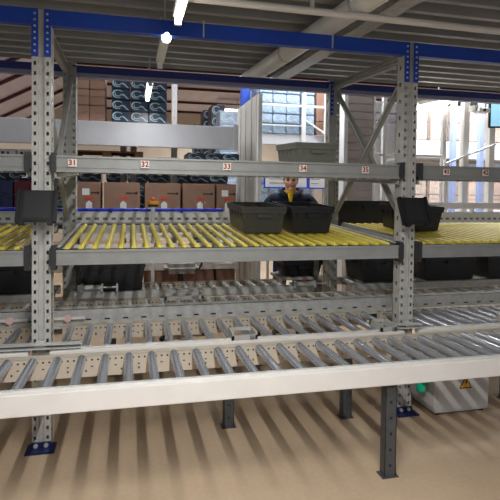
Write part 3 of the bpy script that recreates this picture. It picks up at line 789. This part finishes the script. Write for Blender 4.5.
# scanner head
t=thing('camera_head','small white sensor head fixed on the portal post','sensor',(5.03,2.40,2.70))
MB().bbox(-.02,.16,-.06,.06,0,.06,.01).build('head',M['white'],t); MB().box(-.05,0,-.02,.10,.02,.1).build('bracket',M['galv'],t); MB().cyl((.06,-.07,.03),(.06,-.058,.03),.02).build('lens',M['dark'],t)
# tube lamp above the fence
t=thing('strip_lamp','bright slanting strip lamp above the mesh fence','lamp',(4.15,2.42,2.72),'strip lamps at the right')
MB().cyl((0,0,0),(.66,0,.16),.03,n=16).build('lamp_tube',M['tube'],t)
MB().bar((0,.0,.06),(.66,.0,.22),.05,.03,(0,1,0)).build('housing',M['white'],t)
MB().box(.3,.32,-.01,.01,.13,2.9-2.72+.3).build('hanger',M['galv'],t)
# shelves behind the fence
for z,l in ((2.26,'lavender'),(1.30,'lower')):
    t=thing('storage_shelf','%s storage shelf behind the portal posts'%('pale lavender upper' if z>2 else 'white lower'),'shelf',(6.1,4.2,z),'shelves behind the portal posts')
    MB().box(-1.0,1.3,0,.7,-.04,0).build('deck',M['galv'],t); MB().bbox(-1.0,1.3,-.05,0,-.02,.28 if z>2 else .05,.006).build('fascia',M['lav'],t)
for k,x in enumerate((5.16,5.95,6.5,7.3)):
    t=thing('storage_upright',['pale blue storage upright behind the mesh fence','pale blue storage upright left of the broad portal post','pale blue storage upright right of the broad portal post','pale blue storage upright at the right photo edge'][k],'upright',(x,4.03,0),'pale blue storage uprights')
    MB().box(-.04,.04,0,.08,0,3.3).build('post',M['wallf'],t); MB().box(-.07,.07,-.03,.1,0,.01).build('foot',M['wallf'],t)
for z,nz,ttl in ((1.302,2,'lower'),(2.262,3,'upper')):
    for i in range(5):
        for j in range(nz):
            x=5.24+i*.4
            carton('plain carton on the %s right hand shelf, column %s from the left, layer %s'%(ttl,['one','two','three','four','five'][i],['one','two','three'][j]),x,x+.33,4.25,4.7,z+j*.31,z+j*.31+.305,M['pale_carton'],'cartons on the right hand %s shelf'%ttl,False)
for i in range(4):
    x=5.3+i*.42
    t=thing('yellow_bin','yellow storage bin under the lavender shelf, %s from the left'%['first','second','third','fourth'][i],'bin',(x+.12,4.22,1.925),'yellow bins under the lavender shelf')
    MB().perf((-.12,0,0),(1,0,0),(0,0,1),.24,.13,[(.12,.09,.1,.03)]).box(-.12,.12,.004,.3,0,.01).box(-.12,-.114,0,.3,0,.13).box(.114,.12,0,.3,0,.13).box(-.12,.12,.29,.3,0,.13).build('shell',M['amber'],t)

# ------------------------------------------------------------------ stool
t=thing('work_stool','grey padded work stool with a black footring behind the low track','stool',(1.07,2.12,0))
MB().bbox(-.185,.185,-.17,.17,.715,.825,.045).build('seat',M['vinyl'],t)
MB().cyl((0,0,.1),(0,0,.72),.03,n=16).build('column',M['black'],t)
mb=MB(); 
for k in range(5):
    a=2*pi*k/5; mb.bar((0,0,.1),(.26*cos(a),.26*sin(a),.06),.04,.03)
    mb.ball((.26*cos(a),.26*sin(a),.03),.03)
mb.build('base',M['black'],t)
mb=MB(); pts=[(.17*cos(2*pi*k/20),.17*sin(2*pi*k/20),.38) for k in range(21)]; mb.tube(pts,.01,8); mb.bar((-.17,0,.38),(.17,0,.38),.015,.015); mb.build('footring',M['black'],t)
MB().tube([(.15,.0,.735),(.21,.02,.75),(.235,.03,.79),(.24,.04,.90)],.012,8).build('armrest',M['black'],t)

# ------------------------------------------------------------------ the man behind the conveyor
def skin_mesh(name,verts,edges,radii,root=0,sub=2):
    me=bpy.data.meshes.new(name); me.from_pydata(verts,edges,[]); ob=bpy.data.objects.new(name,me); COL.objects.link(ob)
    md=ob.modifiers.new('s','SKIN'); sv=me.skin_vertices[0].data
    for i,r in enumerate(radii):
        sv[i].radius=(r if isinstance(r,tuple) else (r,r)); sv[i].use_root=(i==root)
    md.branch_smoothing=.6
    if sub: s=ob.modifiers.new('u','SUBSURF'); s.levels=sub; s.render_levels=sub
    return ob
def bake(ob,remesh=0.,smooth=0):
    if remesh:
        r=ob.modifiers.new('r','REMESH'); r.mode='VOXEL'; r.voxel_size=remesh; r.use_smooth_shade=True
        if smooth: q=ob.modifiers.new('sm','SMOOTH'); q.iterations=smooth; q.factor=.5
    bpy.context.view_layer.update()
    dg=bpy.context.evaluated_depsgraph_get(); me=bpy.data.meshes.new_from_object(ob.evaluated_get(dg))
    bpy.data.objects.remove(ob)
    for p in me.polygons: p.use_smooth=True
    return me
def link(me,name,m,parent):
    me.materials.clear(); me.materials.append(m)
    o=bpy.data.objects.new(name,me); COL.objects.link(o); o.parent=parent; return o
PXm,PYm=2.345,2.16
man=thing('person','person with short dark hair in a navy jacket and yellow shirt behind the totes','person',(PXm,PYm,0),None,math.radians(-19))
H=Vector((0,-.02,1.745))   # head centre (eye height)
# skeleton
V=[(0,.04,.98),(0,.04,1.12),(0,.045,1.34),(0,.04,1.51),(0,.02,1.60),(0,.0,1.66)]
Rr=[(.16,.115),(.15,.11),(.17,.12),(.185,.115),(.075,.07),(.058,.06)]
E=[(0,1),(1,2),(2,3),(3,4),(4,5)]
def limb(pts,rads,att):
    i=len(V); p=att
    for q,r in zip(pts,rads): V.append(q); Rr.append(r); E.append((p,len(V)-1)); p=len(V)-1
ARM={}
for s in (-1,1):
    arm=[(s*.19,.04,1.545),(s*.255,.03,1.46),(s*.31,.0,1.27),(s*.295,-.08,1.26),(s*.25,-.24,1.36),(s*.24,-.29,1.455)]
    ARM[s]=arm; limb(arm,[.07,.062,.05,.046,.036,.033],3)
    leg=[(s*.10,.04,.90),(s*.115,.02,.52),(s*.12,.05,.12),(s*.125,.03,.06),(s*.14,-.12,.045)]
    limb(leg,[.095,.068,.05,.045,.04],0)
ob=skin_mesh('b',V,E,Rr,0,2)
body=bake(ob)
# head built as a shaped ball, fused with neck, then remeshed with the body
hb=MB(); bm=bmesh.new(); bmesh.ops.create_uvsphere(bm,u_segments=40,v_segments=28,radius=1)
for v in bm.verts:
    x,y,z=v.co
    w=.078; 
    if z<0: w=.078*(1-.28*(-z)**1.6)
    Y_=y*.098; 
    if y<0 and z<0: Y_=y*(.098-.006*(-z))
    Z_=z*.118 if z>0 else z*.122
    X_=x*w
    if y<-.55 and -.15<z<.2 and .18<abs(x)<.6: Y_+=.007      # eye sockets
    v.co=Vector((X_,Y_,Z_))
hb.frombm(bm,Matrix.Translation(H),0,True)
hb.cyl(H+Vector((0,.03,-.14)),H+Vector((0,.015,-.05)),.06,.064,n=20)
# nose, brow, chin, ears
hb.cyl(H+Vector((0,-.09,.008)),H+Vector((0,-.112,-.036)),.008,.014,n=12); hb.ball(H+Vector((0,-.110,-.038)),.0145)
for s in (-1,1):
    hb.ball(H+Vector((s*.011,-.101,-.042)),.009); hb.ball(H+Vector((s*.034,-.086,.02)),.016,sx=1.5,sz=.55)
    hb.ball(H+Vector((s*.079,.012,-.012)),.021,sx=.42,sz=1.5,sy=.85); hb.ball(H+Vector((s*.045,-.066,-.03)),.022,sz=.9)
hb.ball(H+Vector((0,-.083,-.098)),.024,sx=1.2,sz=.8); hb.ball(H+Vector((0,-.094,-.068)),.012,sx=2.0,sz=.8)
# hands: palm + fingers, resting on the rear rail of the belt conveyor
for s in (-1,1):
    w0=Vector(ARM[s][-1]); d=Vector((-.05*s,-1,.12)).normalized(); side=Vector((1,0,0))
    pc=w0+d*.045
    hb.ball(pc,.04,n=14,sx=1.0,sy=1.15,sz=.42)
    for k,(off,L) in enumerate(((-.032,.062),(-.011,.072),(.011,.068),(.032,.052))):
        a=pc+d*.035+side*off; b_=a+d*L*.55+Vector((0,0,.004)); c_=b_+d*L*.35+Vector((0,0,-.022)); e_=c_+d*L*.12+Vector((0,0,-.02))
        hb.tube([a,b_,c_,e_],.0088,10); hb.ball(e_,.0085)
    a=pc-side*s*.03; b_=a+d*.03-side*s*.03; c_=b_+d*.028-side*s*.004
    hb.tube([a,b_,c_],.0105,10); hb.ball(c_,.010)
tmp=hb.build('tmp',M['skin'])
bm=bmesh.new(); bm.from_mesh(body); bm.from_mesh(tmp.data); me=bpy.data.meshes.new('j'); bm.to_mesh(me); bm.free(); bpy.data.objects.remove(tmp)
ob=bpy.data.objects.new('j',me); COL.objects.link(ob)
me=bake(ob,.006,3); link(me,'body',M['skin'],man)
# jacket
V=[(0,.04,.96),(0,.04,1.12),(0,.045,1.34),(0,.042,1.51),(0,.035,1.60)]; Rr=[(.185,.14),(.175,.135),(.195,.145),(.21,.135),(.10,.09)]; E=[(0,1),(1,2),(2,3),(3,4)]
for s in (-1,1):
    arm=[(s*.20,.04,1.54),(s*.262,.03,1.46),(s*.318,0,1.27),(s*.3,-.08,1.26),(s*.255,-.23,1.355)]
    limb(arm,[.088,.083,.07,.064,.05],3)
ob=skin_mesh('jk',V,E,Rr,0,2); me=bake(ob,.009,2); link(me,'jacket',M['jacket'],man)
# collar halves, shirt
cb=MB()
for s in (-1,1):
    pts=[(s*.012,-.115,1.545),(s*.07,-.10,1.61),(s*.098,-.02,1.645),(s*.09,.07,1.66),(s*.0,.115,1.665)]
    out=[(s*.03,-.135,1.50),(s*.11,-.12,1.58),(s*.135,-.02,1.62),(s*.12,.09,1.635),(s*.0,.14,1.64)]
    vs=[];
    for a,b_ in zip(pts,out): vs+=[a,b_]
    cb.add(vs,[(2*k,2*k+1,2*k+3,2*k+2) for k in range(len(pts)-1)],True)
cb.build('collar',M['jacket'],man,solid=.012)
sh=MB(); sh.add([(-.036,-.112,1.60),(.036,-.112,1.60),(.024,-.135,1.54),(0.008,-.14,1.48),(-.008,-.14,1.48),(-.024,-.135,1.54)],[(0,1,2,5),(5,2,3,4)],True)
sh.lathe([(.073,1.59),(.074,1.61),(.071,1.625),(.066,1.62)],(0,.012,0),24)
sh.build('shirt',M['yshirt'],man,solid=.008)
# trousers and shoes
V=[(0,.04,1.0)]; Rr=[(.165,.125)]; E=[]
for s in (-1,1): limb([(s*.102,.04,.89),(s*.115,.022,.52),(s*.12,.05,.10)],[.11,.085,.07],0)
ob=skin_mesh('tr',V,E,Rr,0,2); me=bake(ob,.01,2); link(me,'trousers',M['trouser'],man)
for s in (-1,1): MB().ball((s*.13,-.05,.04),.05,n=16,sx=1.05,sy=2.7,sz=1.0).box(s*.13-.05,s*.13+.05,-.17,.08,0,.02).build('shoe',M['shoe'],man)
# hair: cap slightly larger than the skull, cut at the hairline
bm=bmesh.new(); bmesh.ops.create_uvsphere(bm,u_segments=40,v_segments=28,radius=1)
kill=[]
for v in bm.verts:
    x,y,z=v.co; lim=.42 if y<-.35 else (.0 if y<.15 else -.42)
    if z<lim: kill.append(v)
    v.co=Vector((x*.083,y*.104+.002,z*.124))
bmesh.ops.delete(bm,geom=kill,context='VERTS')
MB().frombm(bm,Matrix.Translation(H),0,True).build('hair',M['hair'],man,solid=.008)
# beard shadow: thin shell over the jaw
bm=bmesh.new(); bmesh.ops.create_uvsphere(bm,u_segments=40,v_segments=28,radius=1); kill=[]
for v in bm.verts:
    x,y,z=v.co
    if not(-.98<z<-.36 and y<.25) or (y<-.6 and abs(x)<.35 and z>-.52): kill.append(v)
    w=.0805*(1-.28*(-min(z,0))**1.6); v.co=Vector((x*w,y*(.1005-.004*(-min(z,0))),z*.1235))
bmesh.ops.delete(bm,geom=kill,context='VERTS')
MB().frombm(bm,Matrix.Translation(H),0,True).build('beard',M['stubble'],man,solid=.003)
for s in (-1,1):
    MB().ball(H+Vector((s*.031,-.084,.002)),.0125,n=14,sx=1.2,sz=.75).build('eye',M['eye'],man)
    MB().tube([H+Vector((s*.014,-.100,.022)),H+Vector((s*.034,-.100,.029)),H+Vector((s*.052,-.088,.022))],.005,8).build('eyebrow',M['hair'],man)
MB().ball(H+Vector((0,-.1035,-.068)),.010,n=14,sx=2.3,sy=.6,sz=.5).build('lips',M['lip'],man)

# ------------------------------------------------------------------ lights
def area(name,loc,sx,sy,e,col=(1,1,1),rot=(0,0,0)):
    ld=bpy.data.lights.new(name,'AREA'); ld.shape='RECTANGLE'; ld.size=sx; ld.size_y=sy; ld.energy=e; ld.color=col
    o=bpy.data.objects.new(name,ld); COL.objects.link(o); o.location=loc; o.rotation_euler=rot; return o
# hall lamps added to brighten the hall, shelves and man, mostly unseen
for x,y,e in ((-4,5.2,45),(1.0,4.6,60),(5.5,3.4,190),(3.5,10.2,190),(8.2,3.2,130),(-3,10,60),(2.7,2.55,75),(-.6,2.45,30)):
    t=thing('added_hall_lamp','long white hall lamp far back left of the tall white partition' if y==10.2 else 'added unseen hall lamp under the hall roof, brightening the hall','lamp',(x,y,4.0),'added hall lamps above the view')
    MB().box(-.6,.6,-.16,.16,0,.12).build('housing',M['white'],t)
    MB().box(-.56,.56,-.13,.13,-.012,0).build('diffuser',M['tube'],t)
    MB().box(-.01,.01,-.01,.01,.12,.3).build('hanger',M['galv'],t)
    area('hall_fill',(x,y,3.97),1.1,.25,e,(.96,.97,1))
W=bpy.data.worlds.new('World'); S.world=W; W.use_nodes=True
bg=W.node_tree.nodes['Background']; bg.inputs['Color'].default_value=(.74,.84,1,1); bg.inputs['Strength'].default_value=.26
vs_=S.view_settings; vs_.view_transform='Standard'; vs_.look='None'; vs_.gamma=1; vs_.use_curve_mapping=False; vs_.exposure=.22
